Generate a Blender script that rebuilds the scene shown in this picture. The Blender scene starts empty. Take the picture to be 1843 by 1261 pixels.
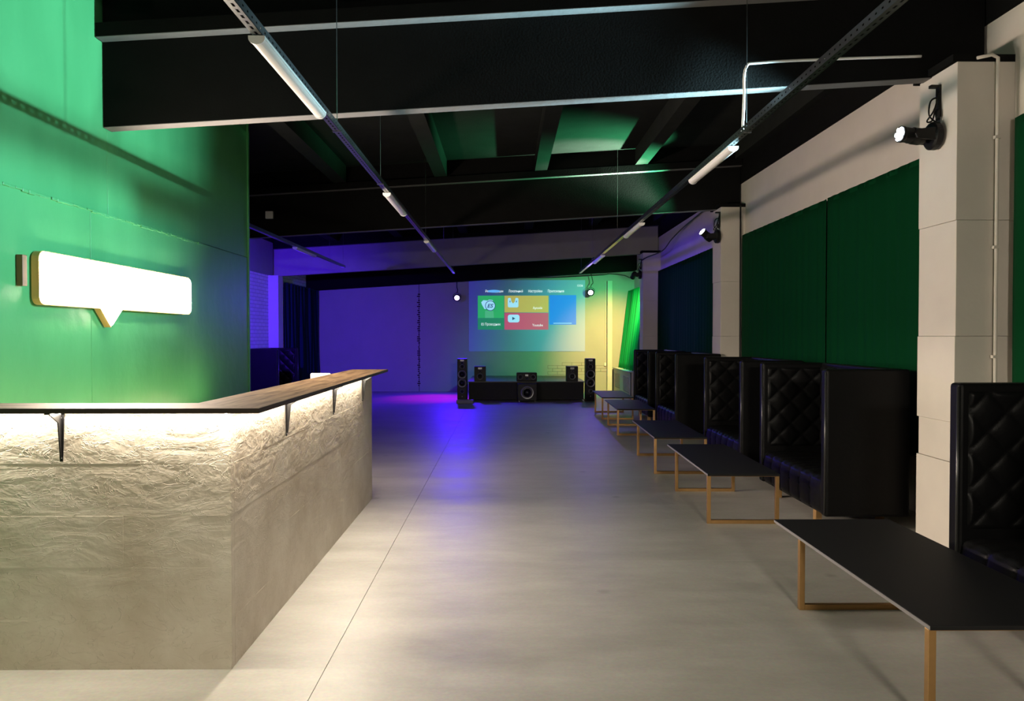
import bpy, math, random
from mathutils import Vector, Matrix, Euler

random.seed(7)
R = math.radians
S = bpy.context.scene
COL = S.collection

# ------------------------------------------------------------------ camera
F_PX, W_PX, H_PX = 1384.0, 1843.0, 1261.0
cd = bpy.data.cameras.new('camera')
cd.sensor_fit = 'HORIZONTAL'
cd.sensor_width = 36.0
cd.lens = 36.0 * F_PX / W_PX
cd.clip_start = 0.05
cam = bpy.data.objects.new('camera', cd)
COL.objects.link(cam)
cam.location = (0, 0, 1.5)
cam.rotation_euler = (math.pi / 2 - math.atan(25.5 / F_PX), 0, -math.atan(11.5 / F_PX))
S.camera = cam

# ------------------------------------------------------------------ world, exposure
w = bpy.data.worlds.new('night')
w.use_nodes = True
w.node_tree.nodes['Background'].inputs[0].default_value = (0.004, 0.004, 0.006, 1)
S.world = w
S.view_settings.view_transform = 'Standard'
S.view_settings.look = 'None'
S.view_settings.gamma = 1.0
S.view_settings.exposure = 0.0
S.view_settings.use_curve_mapping = False

# light levels of the room's lamps and the unseen added ones (built further down)
LED_FRONT, LED_WING = 25.0, 60.0
ADDED_LED_BACK = 9.0
ADDED_REAR_LAMP = 92.0
SIGN = 112.0
HEAD_WHITE = 2600.0
HEAD_GREEN = 1900.0
HEAD_YELLOW = 460.0
BLUE_WASH = 2000.0
PAR_BLUE = 750.0
LED_COL = (1.0, 0.9, 0.74)


# ------------------------------------------------------------------ materials
def new_mat(name):
    m = bpy.data.materials.new(name)
    m.use_nodes = True
    nt = m.node_tree
    b = nt.nodes['Principled BSDF']
    return m, nt, b


def plain(name, col, rough=0.5, metal=0.0, spec=0.5, emit=None, es=0.0, noise=0.0, nscale=20.0, bump=0.0, bscale=60.0):
    m, nt, b = new_mat(name)
    b.inputs['Base Color'].default_value = (*col, 1)
    b.inputs['Roughness'].default_value = rough
    b.inputs['Metallic'].default_value = metal
    b.inputs['Specular IOR Level'].default_value = spec
    tc = nt.nodes.new('ShaderNodeTexCoord')
    n = nt.nodes.new('ShaderNodeTexNoise')
    n.inputs['Scale'].default_value = nscale
    n.inputs['Detail'].default_value = 5
    nt.links.new(tc.outputs['Object'], n.inputs['Vector'])
    mx = nt.nodes.new('ShaderNodeMix')
    mx.data_type = 'RGBA'
    k = max(noise, 0.04)
    mx.inputs['A'].default_value = (*[c * (1 - k) for c in col], 1)
    mx.inputs['B'].default_value = (*[min(1, c * (1 + k)) for c in col], 1)
    nt.links.new(n.outputs['Fac'], mx.inputs['Factor'])
    nt.links.new(mx.outputs['Result'], b.inputs['Base Color'])
    if bump:
        n2 = nt.nodes.new('ShaderNodeTexNoise')
        n2.inputs['Scale'].default_value = bscale
        n2.inputs['Detail'].default_value = 6
        nt.links.new(tc.outputs['Object'], n2.inputs['Vector'])
        bp = nt.nodes.new('ShaderNodeBump')
        bp.inputs['Strength'].default_value = bump
        bp.inputs['Distance'].default_value = 0.02
        nt.links.new(n2.outputs['Fac'], bp.inputs['Height'])
        nt.links.new(bp.outputs['Normal'], b.inputs['Normal'])
    if emit:
        b.inputs['Emission Color'].default_value = (*emit, 1)
        b.inputs['Emission Strength'].default_value = es
    return m


def mat_floor():
    m, nt, b = new_mat('concrete_floor')
    N, L = nt.nodes.new, nt.links.new
    tc = N('ShaderNodeTexCoord')
    n1 = N('ShaderNodeTexNoise'); n1.inputs['Scale'].default_value = 0.9; n1.inputs['Detail'].default_value = 9; n1.inputs['Roughness'].default_value = 0.72
    n2 = N('ShaderNodeTexNoise'); n2.inputs['Scale'].default_value = 55; n2.inputs['Detail'].default_value = 4
    mp = N('ShaderNodeMapping'); mp.inputs['Scale'].default_value = (1.0, 2.6, 1)
    L(tc.outputs['Object'], mp.inputs['Vector'])
    L(mp.outputs['Vector'], n1.inputs['Vector'])
    L(tc.outputs['Object'], n2.inputs['Vector'])
    cr = N('ShaderNodeValToRGB')
    e = cr.color_ramp.elements
    e[0].position = 0.3; e[0].color = (0.37, 0.345, 0.30, 1)
    e[1].position = 0.7; e[1].color = (0.55, 0.525, 0.475, 1)
    L(n1.outputs['Fac'], cr.inputs['Fac'])
    mx = N('ShaderNodeMix'); mx.data_type = 'RGBA'; mx.blend_type = 'MULTIPLY'; mx.inputs['Factor'].default_value = 0.3
    L(cr.outputs['Color'], mx.inputs['A']); L(n2.outputs['Color'], mx.inputs['B'])
    # a few small dark stains
    v = N('ShaderNodeTexVoronoi'); v.inputs['Scale'].default_value = 1.3
    L(tc.outputs['Object'], v.inputs['Vector'])
    st = N('ShaderNodeValToRGB'); st.color_ramp.elements[0].position = 0.02; st.color_ramp.elements[0].color = (0.55, 0.52, 0.47, 1)
    st.color_ramp.elements[1].position = 0.07; st.color_ramp.elements[1].color = (1, 1, 1, 1)
    L(v.outputs['Distance'], st.inputs['Fac'])
    m2 = N('ShaderNodeMix'); m2.data_type = 'RGBA'; m2.blend_type = 'MULTIPLY'; m2.inputs['Factor'].default_value = 0.6
    L(mx.outputs['Result'], m2.inputs['A']); L(st.outputs['Color'], m2.inputs['B'])
    L(m2.outputs['Result'], b.inputs['Base Color'])
    rr = N('ShaderNodeMapRange'); rr.inputs['To Min'].default_value = 0.34; rr.inputs['To Max'].default_value = 0.58
    L(n1.outputs['Fac'], rr.inputs['Value']); L(rr.outputs['Result'], b.inputs['Roughness'])
    n3 = N('ShaderNodeTexNoise'); n3.inputs['Scale'].default_value = 7; n3.inputs['Detail'].default_value = 6
    L(tc.outputs['Object'], n3.inputs['Vector'])
    bp = N('ShaderNodeBump'); bp.inputs['Strength'].default_value = 0.22; bp.inputs['Distance'].default_value = 0.02
    L(n3.outputs['Fac'], bp.inputs['Height']); L(bp.outputs['Normal'], b.inputs['Normal'])
    return m


def mat_plaster_bar():
    m, nt, b = new_mat('bar_plaster')
    N, L = nt.nodes.new, nt.links.new
    tc = N('ShaderNodeTexCoord')
    n1 = N('ShaderNodeTexNoise'); n1.inputs['Scale'].default_value = 2.2; n1.inputs['Detail'].default_value = 8; n1.inputs['Roughness'].default_value = 0.6
    L(tc.outputs['Object'], n1.inputs['Vector'])
    cr = N('ShaderNodeValToRGB'); e = cr.color_ramp.elements
    e[0].position = 0.32; e[0].color = (0.50, 0.425, 0.33, 1)
    e[1].position = 0.68; e[1].color = (0.69, 0.63, 0.54, 1)
    L(n1.outputs['Fac'], cr.inputs['Fac']); L(cr.outputs['Color'], b.inputs['Base Color'])
    b.inputs['Roughness'].default_value = 0.45
    # trowel strokes: stretched distorted noise + fine grit + sparse ridges
    mp = N('ShaderNodeMapping'); mp.inputs['Scale'].default_value = (2.2, 2.2, 5.0); mp.inputs['Rotation'].default_value = (0.45, 0.45, 0.2)
    L(tc.outputs['Object'], mp.inputs['Vector'])
    a = N('ShaderNodeTexNoise'); a.inputs['Scale'].default_value = 1.6; a.inputs['Detail'].default_value = 7; a.inputs['Distortion'].default_value = 1.4
    L(mp.outputs['Vector'], a.inputs['Vector'])
    g = N('ShaderNodeTexNoise'); g.inputs['Scale'].default_value = 42; g.inputs['Detail'].default_value = 6
    L(tc.outputs['Object'], g.inputs['Vector'])
    r = N('ShaderNodeTexNoise'); r.inputs['Scale'].default_value = 2.4; r.inputs['Detail'].default_value = 3; r.inputs['Distortion'].default_value = 2.2
    L(mp.outputs['Vector'], r.inputs['Vector'])
    rr = N('ShaderNodeValToRGB')
    re = rr.color_ramp.elements
    re[0].position = 0.485; re[0].color = (0, 0, 0, 1)
    re[1].position = 0.52; re[1].color = (0, 0, 0, 1)
    k = rr.color_ramp.elements.new(0.502); k.color = (1, 1, 1, 1)
    L(r.outputs['Fac'], rr.inputs['Fac'])
    s1 = N('ShaderNodeMath'); s1.operation = 'MULTIPLY_ADD'; s1.inputs[1].default_value = 0.22
    L(g.outputs['Fac'], s1.inputs[0]); L(a.outputs['Fac'], s1.inputs[2])
    s2 = N('ShaderNodeMath'); s2.operation = 'MULTIPLY_ADD'; s2.inputs[1].default_value = 0.30
    L(rr.outputs['Color'], s2.inputs[0]); L(s1.outputs[0], s2.inputs[2])
    bp = N('ShaderNodeBump'); bp.inputs['Strength'].default_value = 0.55; bp.inputs['Distance'].default_value = 0.016
    L(s2.outputs[0], bp.inputs['Height']); L(bp.outputs['Normal'], b.inputs['Normal'])
    return m


def mat_wood():
    m, nt, b = new_mat('worktop_wood')
    N, L = nt.nodes.new, nt.links.new
    tc = N('ShaderNodeTexCoord')
    mp = N('ShaderNodeMapping'); mp.inputs['Scale'].default_value = (1.0, 9.0, 9.0)
    L(tc.outputs['Object'], mp.inputs['Vector'])
    n = N('ShaderNodeTexNoise'); n.inputs['Scale'].default_value = 2.6; n.inputs['Detail'].default_value = 9; n.inputs['Distortion'].default_value = 0.8
    L(mp.outputs['Vector'], n.inputs['Vector'])
    cr = N('ShaderNodeValToRGB'); e = cr.color_ramp.elements
    e[0].position = 0.3; e[0].color = (0.11, 0.065, 0.03, 1)
    e[1].position = 0.72; e[1].color = (0.38, 0.26, 0.14, 1)
    L(n.outputs['Fac'], cr.inputs['Fac']); L(cr.outputs['Color'], b.inputs['Base Color'])
    b.inputs['Roughness'].default_value = 0.6
    b.inputs['Specular IOR Level'].default_value = 0.16
    bp = N('ShaderNodeBump'); bp.inputs['Strength'].default_value = 0.08
    L(n.outputs['Fac'], bp.inputs['Height']); L(bp.outputs['Normal'], b.inputs['Normal'])
    return m


def mat_green_wall():
    m, nt, b = new_mat('green_wall_paint')
    N, L = nt.nodes.new, nt.links.new
    tc = N('ShaderNodeTexCoord')
    n1 = N('ShaderNodeTexNoise'); n1.inputs['Scale'].default_value = 1.1; n1.inputs['Detail'].default_value = 7
    mp = N('ShaderNodeMapping'); mp.inputs['Scale'].default_value = (1, 2.2, 0.6)
    L(tc.outputs['Object'], mp.inputs['Vector']); L(mp.outputs['Vector'], n1.inputs['Vector'])
    cr = N('ShaderNodeValToRGB'); e = cr.color_ramp.elements
    e[0].position = 0.3; e[0].color = (0.060, 0.30, 0.105, 1)
    e[1].position = 0.7; e[1].color = (0.088, 0.38, 0.14, 1)
    L(n1.outputs['Fac'], cr.inputs['Fac']); L(cr.outputs['Color'], b.inputs['Base Color'])
    b.inputs['Roughness'].default_value = 0.42
    n2 = N('ShaderNodeTexNoise'); n2.inputs['Scale'].default_value = 9; n2.inputs['Detail'].default_value = 7
    L(tc.outputs['Object'], n2.inputs['Vector'])
    bp = N('ShaderNodeBump'); bp.inputs['Strength'].default_value = 0.18; bp.inputs['Distance'].default_value = 0.02
    L(n2.outputs['Fac'], bp.inputs['Height']); L(bp.outputs['Normal'], b.inputs['Normal'])
    return m


def mat_brick():
    m, nt, b = new_mat('painted_brick')
    N, L = nt.nodes.new, nt.links.new
    tc = N('ShaderNodeTexCoord')
    sx = N('ShaderNodeSeparateXYZ'); cx = N('ShaderNodeCombineXYZ')
    L(tc.outputs['Object'], sx.inputs[0]); L(sx.outputs['Y'], cx.inputs['X']); L(sx.outputs['Z'], cx.inputs['Y'])
    br = N('ShaderNodeTexBrick')
    br.inputs['Scale'].default_value = 1.0
    br.inputs['Brick Width'].default_value = 0.26; br.inputs['Row Height'].default_value = 0.078
    br.inputs['Mortar Size'].default_value = 0.007
    br.inputs['Color1'].default_value = (0.86, 0.85, 0.84, 1); br.inputs['Color2'].default_value = (0.78, 0.77, 0.76, 1)
    br.inputs['Mortar'].default_value = (0.5, 0.49, 0.48, 1)
    L(cx.outputs[0], br.inputs['Vector']); L(br.outputs['Color'], b.inputs['Base Color'])
    b.inputs['Roughness'].default_value = 0.7
    bp = N('ShaderNodeBump'); bp.inputs['Strength'].default_value = 0.6; bp.invert = True
    L(br.outputs['Fac'], bp.inputs['Height']); L(bp.outputs['Normal'], b.inputs['Normal'])
    return m


def mat_leather():
    m, nt, b = new_mat('black_leatherette')
    N, L = nt.nodes.new, nt.links.new
    tc = N('ShaderNodeTexCoord')
    b.inputs['Base Color'].default_value = (0.004, 0.004, 0.0043, 1)
    b.inputs['Roughness'].default_value = 0.4
    b.inputs['Specular IOR Level'].default_value = 0.12
    n = N('ShaderNodeTexNoise'); n.inputs['Scale'].default_value = 5; n.inputs['Detail'].default_value = 5
    v = N('ShaderNodeTexVoronoi'); v.inputs['Scale'].default_value = 240
    L(tc.outputs['Object'], n.inputs['Vector']); L(tc.outputs['Object'], v.inputs['Vector'])
    s = N('ShaderNodeMath'); s.operation = 'MULTIPLY_ADD'; s.inputs[1].default_value = 0.05
    L(v.outputs['Distance'], s.inputs[0]); L(n.outputs['Fac'], s.inputs[2])
    bp = N('ShaderNodeBump'); bp.inputs['Strength'].default_value = 0.3; bp.inputs['Distance'].default_value = 0.02
    L(s.outputs[0], bp.inputs['Height']); L(bp.outputs['Normal'], b.inputs['Normal'])
    return m


def mat_fabric(name, col, rough=0.85):
    m, nt, b = new_mat(name)
    N, L = nt.nodes.new, nt.links.new
    tc = N('ShaderNodeTexCoord')
    wv = N('ShaderNodeTexNoise'); wv.inputs['Scale'].default_value = 260
    L(tc.outputs['Object'], wv.inputs['Vector'])
    mx = N('ShaderNodeMix'); mx.data_type = 'RGBA'
    mx.inputs['A'].default_value = (*[c * 0.8 for c in col], 1); mx.inputs['B'].default_value = (*[c * 1.15 for c in col], 1)
    L(wv.outputs['Fac'], mx.inputs['Factor']); L(mx.outputs['Result'], b.inputs['Base Color'])
    b.inputs['Roughness'].default_value = rough
    b.inputs['Specular IOR Level'].default_value = 0.06
    return m


def mat_screen_glow():
    # picture thrown on the wall: the wallpaper of the menu (dark blue to cyan, violet bubble)
    m, nt, b = new_mat('projected_wallpaper')
    N, L = nt.nodes.new, nt.links.new
    tc = N('ShaderNodeTexCoord')
    sp = N('ShaderNodeSeparateXYZ')
    L(tc.outputs['Generated'], sp.inputs[0])
    cr = N('ShaderNodeValToRGB'); e = cr.color_ramp.elements
    e[0].position = 0.0; e[0].color = (0.004, 0.015, 0.30, 1)
    e[1].position = 1.0; e[1].color = (0.05, 0.25, 0.42, 1)
    k = cr.color_ramp.elements.new(0.35); k.color = (0.0, 0.05, 0.16, 1)
    k = cr.color_ramp.elements.new(0.72); k.color = (0.0, 0.15, 0.42, 1)
    L(sp.outputs['X'], cr.inputs['Fac'])
    # violet bubble towards the upper right corner
    vm = N('ShaderNodeVectorMath'); vm.operation = 'DISTANCE'; vm.inputs[1].default_value = (0.93, 0.5, 0.70)
    L(tc.outputs['Generated'], vm.inputs[0])
    b2 = N('ShaderNodeValToRGB'); q = b2.color_ramp.elements
    q[0].position = 0.0; q[0].color = (0.16, 0.05, 0.75, 1)
    q[1].position = 0.26; q[1].color = (0, 0, 0, 1)
    L(vm.outputs['Value'], b2.inputs['Fac'])
    ad = N('ShaderNodeMix'); ad.data_type = 'RGBA'; ad.blend_type = 'ADD'; ad.inputs['Factor'].default_value = 1.0
    L(cr.outputs['Color'], ad.inputs['A']); L(b2.outputs['Color'], ad.inputs['B'])
    b.inputs['Base Color'].default_value = (0.40, 0.39, 0.38, 1)
    b.inputs['Roughness'].default_value = 0.8
    L(ad.outputs['Result'], b.inputs['Emission Color'])
    b.inputs['Emission Strength'].default_value = 0.6
    return m


BACKP = plain('white_back_wall_paint', (0.40, 0.39, 0.38), 0.75, noise=0.08, nscale=2.5, bump=0.12, bscale=10)
FLOOR = mat_floor()
BARPL = mat_plaster_bar()
WOOD = mat_wood()
GREEN = mat_green_wall()
BRICK = mat_brick()
LEATHER = mat_leather()
PIPING = plain('glossy_black_piping', (0.02, 0.02, 0.02), 0.3, spec=0.6)
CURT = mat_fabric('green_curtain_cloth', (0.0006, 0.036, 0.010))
CURT2 = mat_fabric('dark_curtain_cloth', (0.012, 0.03, 0.05))
PALE = plain('pale_wall_paint', (0.58, 0.53, 0.47), 0.7, noise=0.09, nscale=3, bump=0.12, bscale=14)
PALE2 = plain('white_wall_paint', (0.60, 0.585, 0.55), 0.75, noise=0.08, nscale=2.5, bump=0.12, bscale=10)
GREYC = plain('bare_concrete', (0.13, 0.127, 0.125), 0.75, noise=0.2, nscale=4, bump=0.25, bscale=20)
BEAMP = plain('pale_beam_paint', (0.27, 0.26, 0.25), 0.75, noise=0.15, nscale=3, bump=0.15, bscale=15)
BLACKP = plain('black_ceiling_paint', (0.008, 0.008, 0.008), 0.9, spec=0.02, noise=0.2, nscale=5, bump=0.15)
SLABP = plain('dark_slab_paint', (0.020, 0.022, 0.020), 0.9, spec=0.03, noise=0.2, nscale=5, bump=0.15)
JOINT = plain('dark_joint', (0.02, 0.018, 0.016), 0.9)
BLKLAM = plain('black_laminate', (0.006, 0.006, 0.0065), 0.55, spec=0.2, noise=0.15, nscale=40)
EDGEM = plain('grey_board_edge', (0.16, 0.15, 0.15), 0.5)
COPPER = plain('copper_gold_metal', (0.44, 0.26, 0.105), 0.36, metal=0.85, noise=0.12, nscale=30)
GALV = plain('galvanised_steel', (0.26, 0.27, 0.28), 0.3, metal=1.0, noise=0.18, nscale=25)
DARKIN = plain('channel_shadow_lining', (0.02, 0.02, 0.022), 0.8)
WHITEP = plain('white_plastic', (0.78, 0.78, 0.76), 0.35, noise=0.03)
DIFFUS = plain('frosted_diffuser', (0.74, 0.73, 0.70), 0.3, noise=0.03)
BLKPL = plain('black_plastic', (0.006, 0.006, 0.0065), 0.42, spec=0.25, noise=0.1)
BLKMT = plain('black_steel', (0.015, 0.014, 0.014), 0.34, metal=0.5)
CONE = plain('speaker_cone', (0.02, 0.02, 0.022), 0.3, noise=0.1)
RING = plain('driver_ring', (0.30, 0.30, 0.31), 0.3, metal=0.7)
FOOTW = plain('light_wooden_foot', (0.36, 0.21, 0.08), 0.5, noise=0.2)
STAGEM = plain('black_stage_carpet', (0.010, 0.010, 0.012), 0.6, spec=0.3, noise=0.2, nscale=60)
GREYBX = plain('grey_power_box', (0.2, 0.2, 0.22), 0.5)
SIGNM = plain('lit_sign_face', (0.9, 0.85, 0.75), 0.4, emit=(1.0, 0.80, 0.66), es=SIGN)
SIGNF = plain('sign_frame', (0.55, 0.36, 0.12), 0.5)
BROWN = plain('brown_wood_panel', (0.16, 0.09, 0.035), 0.5, noise=0.2)
LEDM = plain('led_tape', (0.9, 0.9, 0.85), 0.4, emit=LED_COL, es=20)
LENSW = plain('lit_lens_white', (0.9, 0.9, 0.9), 0.2, emit=(0.85, 0.93, 1.0), es=30)
LENSB = plain('lit_lens_blue', (0.9, 0.9, 0.9), 0.2, emit=(0.55, 0.4, 1.0), es=8)
LENSV = plain('lit_lens_violet', (0.9, 0.9, 0.9), 0.2, emit=(0.8, 0.72, 1.0), es=5)
SCREENG = mat_screen_glow()
POS = plain('lit_white_panel', (0.85, 0.83, 0.76), 0.35, emit=(1.0, 0.93, 0.75), es=0.75)


def tile(name, col, s=1.0):
    return plain(name, tuple(min(1, c * 0.3 + 0.12) for c in col), 0.8, emit=col, es=s)


# ------------------------------------------------------------------ mesh helpers
class MB:
    def __init__(self):
        self.v, self.f = [], []

    def add(self, vs, fs):
        o = len(self.v)
        self.v += [tuple(p) for p in vs]
        self.f += [tuple(i + o for i in q) for q in fs]
        return self

    def box(self, x0, x1, y0, y1, z0, z1, M=None):
        vs = [Vector((x, y, z)) for z in (z0, z1) for y in (y0, y1) for x in (x0, x1)]
        if M:
            vs = [M @ p for p in vs]
        return self.add(vs, [(0, 2, 3, 1), (4, 5, 7, 6), (0, 1, 5, 4), (2, 6, 7, 3), (0, 4, 6, 2), (1, 3, 7, 5)])

    def prism(self, pts, a, b, axis='y'):
        """closed outline pts (two coordinates) swept along an axis from a to b"""
        n = len(pts)
        def mk(p, t):
            return {'y': (p[0], t, p[1]), 'x': (t, p[0], p[1]), 'z': (p[0], p[1], t)}[axis]
        vs = [mk(p, a) for p in pts] + [mk(p, b) for p in pts]
        fs = [tuple(range(n))[::-1], tuple(range(n, 2 * n))]
        fs += [(i, (i + 1) % n, n + (i + 1) % n, n + i) for i in range(n)]
        return self.add(vs, fs)

    def lathe(self, prof, n=24, M=None):
        """prof: (radius, height) about z"""
        vs, fs = [], []
        for r, h in prof:
            for i in range(n):
                a = 2 * math.pi * i / n
                p = Vector((r * math.cos(a), r * math.sin(a), h))
                vs.append(M @ p if M else p)
        for k in range(len(prof) - 1):
            for i in range(n):
                fs.append((k * n + i, k * n + (i + 1) % n, (k + 1) * n + (i + 1) % n, (k + 1) * n + i))
        fs.append(tuple(range(n))[::-1])
        fs.append(tuple((len(prof) - 1) * n + i for i in range(n)))
        return self.add(vs, fs)

    def tube(self, pts, r, n=8):
        pts = [Vector(p) for p in pts]
        vs, fs = [], []
        up = Vector((0.13, 0.21, 0.97))
        for i, p in enumerate(pts):
            d = (pts[min(i + 1, len(pts) - 1)] - pts[max(i - 1, 0)]).normalized()
            u = d.cross(up)
            if u.length < 0.05:
                u = d.cross(Vector((1, 0, 0)))
            u.normalize(); q = d.cross(u)
            for k in range(n):
                a = 2 * math.pi * k / n
                vs.append(p + u * (r * math.cos(a)) + q * (r * math.sin(a)))
        for i in range(len(pts) - 1):
            for k in range(n):
                fs.append((i * n + k, i * n + (k + 1) % n, (i + 1) * n + (k + 1) % n, (i + 1) * n + k))
        fs.append(tuple(range(n))[::-1]); fs.append(tuple((len(pts) - 1) * n + k for k in range(n)))
        return self.add(vs, fs)

    def grid(self, fn, nu, nv):
        vs = [fn(i / nu, j / nv) for j in range(nv + 1) for i in range(nu + 1)]
        fs = [(j * (nu + 1) + i, j * (nu + 1) + i + 1, (j + 1) * (nu + 1) + i + 1, (j + 1) * (nu + 1) + i) for j in range(nv) for i in range(nu)]
        return self.add(vs, fs)

    def mesh(self, name, mat, smooth=False):
        me = bpy.data.meshes.new(name)
        me.from_pydata(self.v, [], self.f)
        me.materials.append(mat)
        if smooth:
            me.polygons.foreach_set('use_smooth', [True] * len(me.polygons))
        me.update()
        return me

    def build(self, name, mat, parent=None, smooth=False, bevel=0.0, seg=2, loc=None):
        o = bpy.data.objects.new(name, self.mesh(name, mat, smooth))
        COL.objects.link(o)
        o.parent = parent
        if loc:
            o.location = loc
        if bevel:
            bm = o.modifiers.new('bevel', 'BEVEL')
            bm.width = bevel; bm.segments = seg; bm.limit_method = 'ANGLE'; bm.angle_limit = R(40)
        return o


def spline(pts, k=8):
    P = [Vector(p) for p in pts]
    P = [P[0]] + P + [P[-1]]
    out = []
    for i in range(1, len(P) - 2):
        for j in range(k):
            t = j / k
            a, b, c, d = P[i - 1], P[i], P[i + 1], P[i + 2]
            out.append(0.5 * ((2 * b) + (c - a) * t + (2 * a - 5 * b + 4 * c - d) * t * t + (3 * b - a - 3 * c + d) * t ** 3))
    out.append(P[-2])
    return out


def empty(name, loc=(0, 0, 0), rz=0.0):
    o = bpy.data.objects.new(name, None)
    o.empty_display_size = 0.1
    COL.objects.link(o)
    o.location = loc
    o.rotation_euler = (0, 0, rz)
    return o


def tag(o, label=None, cat=None, group=None, kind=None):
    if label: o['label'] = label
    if cat: o['category'] = cat
    if group: o['group'] = group
    if kind: o['kind'] = kind
    return o


def struct(o, label=None):
    o['kind'] = 'structure'
    if label: o['label'] = label
    return o


def copy_tree(o, parent=None):
    c = o.copy()
    COL.objects.link(c)
    c.parent = parent
    for ch in list(o.children):
        copy_tree(ch, c)
    return c


def lamp(name, kind, loc, target, energy, col, parent=None, size=60, blend=0.6, radius=0.05, sx=0.1, sy=0.1):
    ld = bpy.data.lights.new(name, kind)
    ld.energy = energy
    ld.color = col
    if kind == 'SPOT':
        ld.spot_size = R(size); ld.spot_blend = blend; ld.shadow_soft_size = radius
    elif kind == 'AREA':
        ld.shape = 'RECTANGLE'; ld.size = sx; ld.size_y = sy
    else:
        ld.shadow_soft_size = radius
    o = bpy.data.objects.new(name, ld)
    COL.objects.link(o)
    d = (Vector(target) - Vector(loc)).normalized()
    o.rotation_euler = d.to_track_quat('-Z', 'Y').to_euler()
    o.location = loc
    if parent:
        o.parent = parent
        o.matrix_parent_inverse = parent.matrix_basis.inverted()
    return o


# ------------------------------------------------------------------ room geometry constants
XW = 3.50            # right wall
XG = -2.90           # green wall
XL = -5.30           # far left wall
YB = 20.95           # back wall
YG = 8.73            # far end of the green wall
YR = -2.5            # wall behind the camera
def zb(x): return 3.185 + 0.062 * x      # beam soffit (roof pitch)
def zfl(x): return zb(x) + 0.61          # underside of a beam's top flange
def zrib(x): return zfl(x) + 0.10
def zslab(x): return zrib(x) + 0.24

# ---- floor: base with separate slabs, open joints between them
fl = struct(MB().box(XL - 0.3, XW + 0.3, YR - 0.2, YB + 0.3, -0.12, -0.03).build('floor', JOINT), 'pale polished concrete floor with sawn joints')
xs = [XL - 0.25, -0.815, XW + 0.25]
ys = [YR - 0.1, 5.11, 11.1, 17.1, YB + 0.2]
for i in range(2):
    for j in range(4):
        g = 0.0015
        MB().box(xs[i] + g, xs[i + 1] - g, ys[j] + g * 0.6, ys[j + 1] - g * 0.6, -0.03, 0.0).build('floor_slab', FLOOR, fl)

# ---- green wall on the left, in panels
gw = struct(MB().box(XG - 0.16, XG - 0.012, YR, YG - 0.012, 0, 4.3).build('wall_left', JOINT), 'glossy green painted wall behind the bar')
ys1 = [YR, -0.6, 2.4, 5.41, YG]
ys2 = [YR, -0.3, 2.7, 5.66, YG]
for j in range(4):
    MB().box(XG - 0.05, XG, ys1[j] + 0.002, ys1[j + 1] - 0.002, 0, 2.385).build('wall_panel', GREEN, gw, bevel=0.004)
    MB().box(XG - 0.05, XG - 0.006, ys2[j] + 0.0015, ys2[j + 1] - 0.0015, 2.388, 4.3).build('wall_panel', GREEN, gw, bevel=0.004)
MB().box(XG - 0.02, XG + 0.008, YG - 0.03, YG + 0.006, 0, 4.3).build('corner_bead', GREEN, gw)
# rough ledge of filler along the horizontal joint
led = MB()
for i in range(70):
    y0 = 3.2 + i * 0.06
    if y0 > 7.6: break
    t = 0.004 + 0.012 * random.random()
    led.box(XG - 0.01, XG + t, y0, y0 + 0.062, 2.362 + 0.014 * random.random(), 2.388)
led.build('filler_ridge', GREEN, gw, bevel=0.004)
MB().box(XL - 0.2, XG - 0.16, YG - 0.2, YG - 0.02, 0, 4.2).build('return_wall', BLACKP, gw)

# ---- right wall
rw = struct(MB().box(XW, XW + 0.25, YR, YB + 0.2, 0, 3.76).build('wall_right', PALE), 'pale plastered wall with pilasters')
struct(MB().box(XW - 0.01, XW + 0.25, YR, YB + 0.2, 3.76, 4.75).build('trim_1', BLACKP), 'black painted band above the right wall')

# ---- back wall in two sheets with a rough joint
bw = struct(MB().box(XL - 0.2, XW, YB, YB + 0.2, 0, 4.2).build('wall_back', JOINT), 'white back wall behind the stage')
MB().box(XL - 0.2, -2.36, YB - 0.02, YB, 0, 4.2).build('wall_panel', BACKP, bw)
MB().box(-2.345, XW, YB - 0.02, YB, 0, 4.2).build('wall_panel', BACKP, bw)
jr = MB()
for i in range(46):
    z = 0.15 + i * 0.055
    jr.box(-2.36 - 0.05 * random.random(), -2.345 + 0.03 * random.random(), YB - 0.024, YB - 0.018, z, z + 0.03)
jr.build('joint_crack', JOINT, bw)
# patch of bare brickwork low on the back wall
brm = MB().box(-0.127, 0.127, -0.010, 0, -0.0375, 0.0375).mesh('brick', BACKP)
mpb = MB()
for r_ in range(4):
    for c_ in range(6):
        if (r_, c_) in ((3, 0), (3, 4), (3, 5), (0, 5)): continue
        x = 1.28 + c_ * 0.262 + (0.13 if r_ % 2 else 0)
        mpb.box(x - 0.134, x + 0.134, YB - 0.0225, YB - 0.019, 0.50 + r_ * 0.082 - 0.044, 0.50 + r_ * 0.082 + 0.044)
        b_ = bpy.data.objects.new('brick', brm); COL.objects.link(b_); b_.parent = bw
        b_.location = (x, YB - 0.021, 0.50 + r_ * 0.082)
mpb.build('mortar_patch', plain('mortar', (0.16, 0.15, 0.13), 0.9), bw)

# ---- far left wall, rear wall
lw = struct(MB().box(XL - 0.2, XL, YG - 0.2, YB, 0, 4.0).build('wall_side', BRICK), 'white painted brick wall beyond the green wall')
MB().box(XL, XL + 0.06, YG, 17.4, 2.86, 3.6).build('lintel', BEAMP, lw)
MB().box(XL, XL + 0.22, 17.25, 17.62, 0, 2.86).build('pilaster', PALE2, lw)
struct(MB().box(XG - 0.2, XW + 0.2, YR - 0.2, YR, 0, 4.7).build('wall_rear', PALE2))

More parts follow.
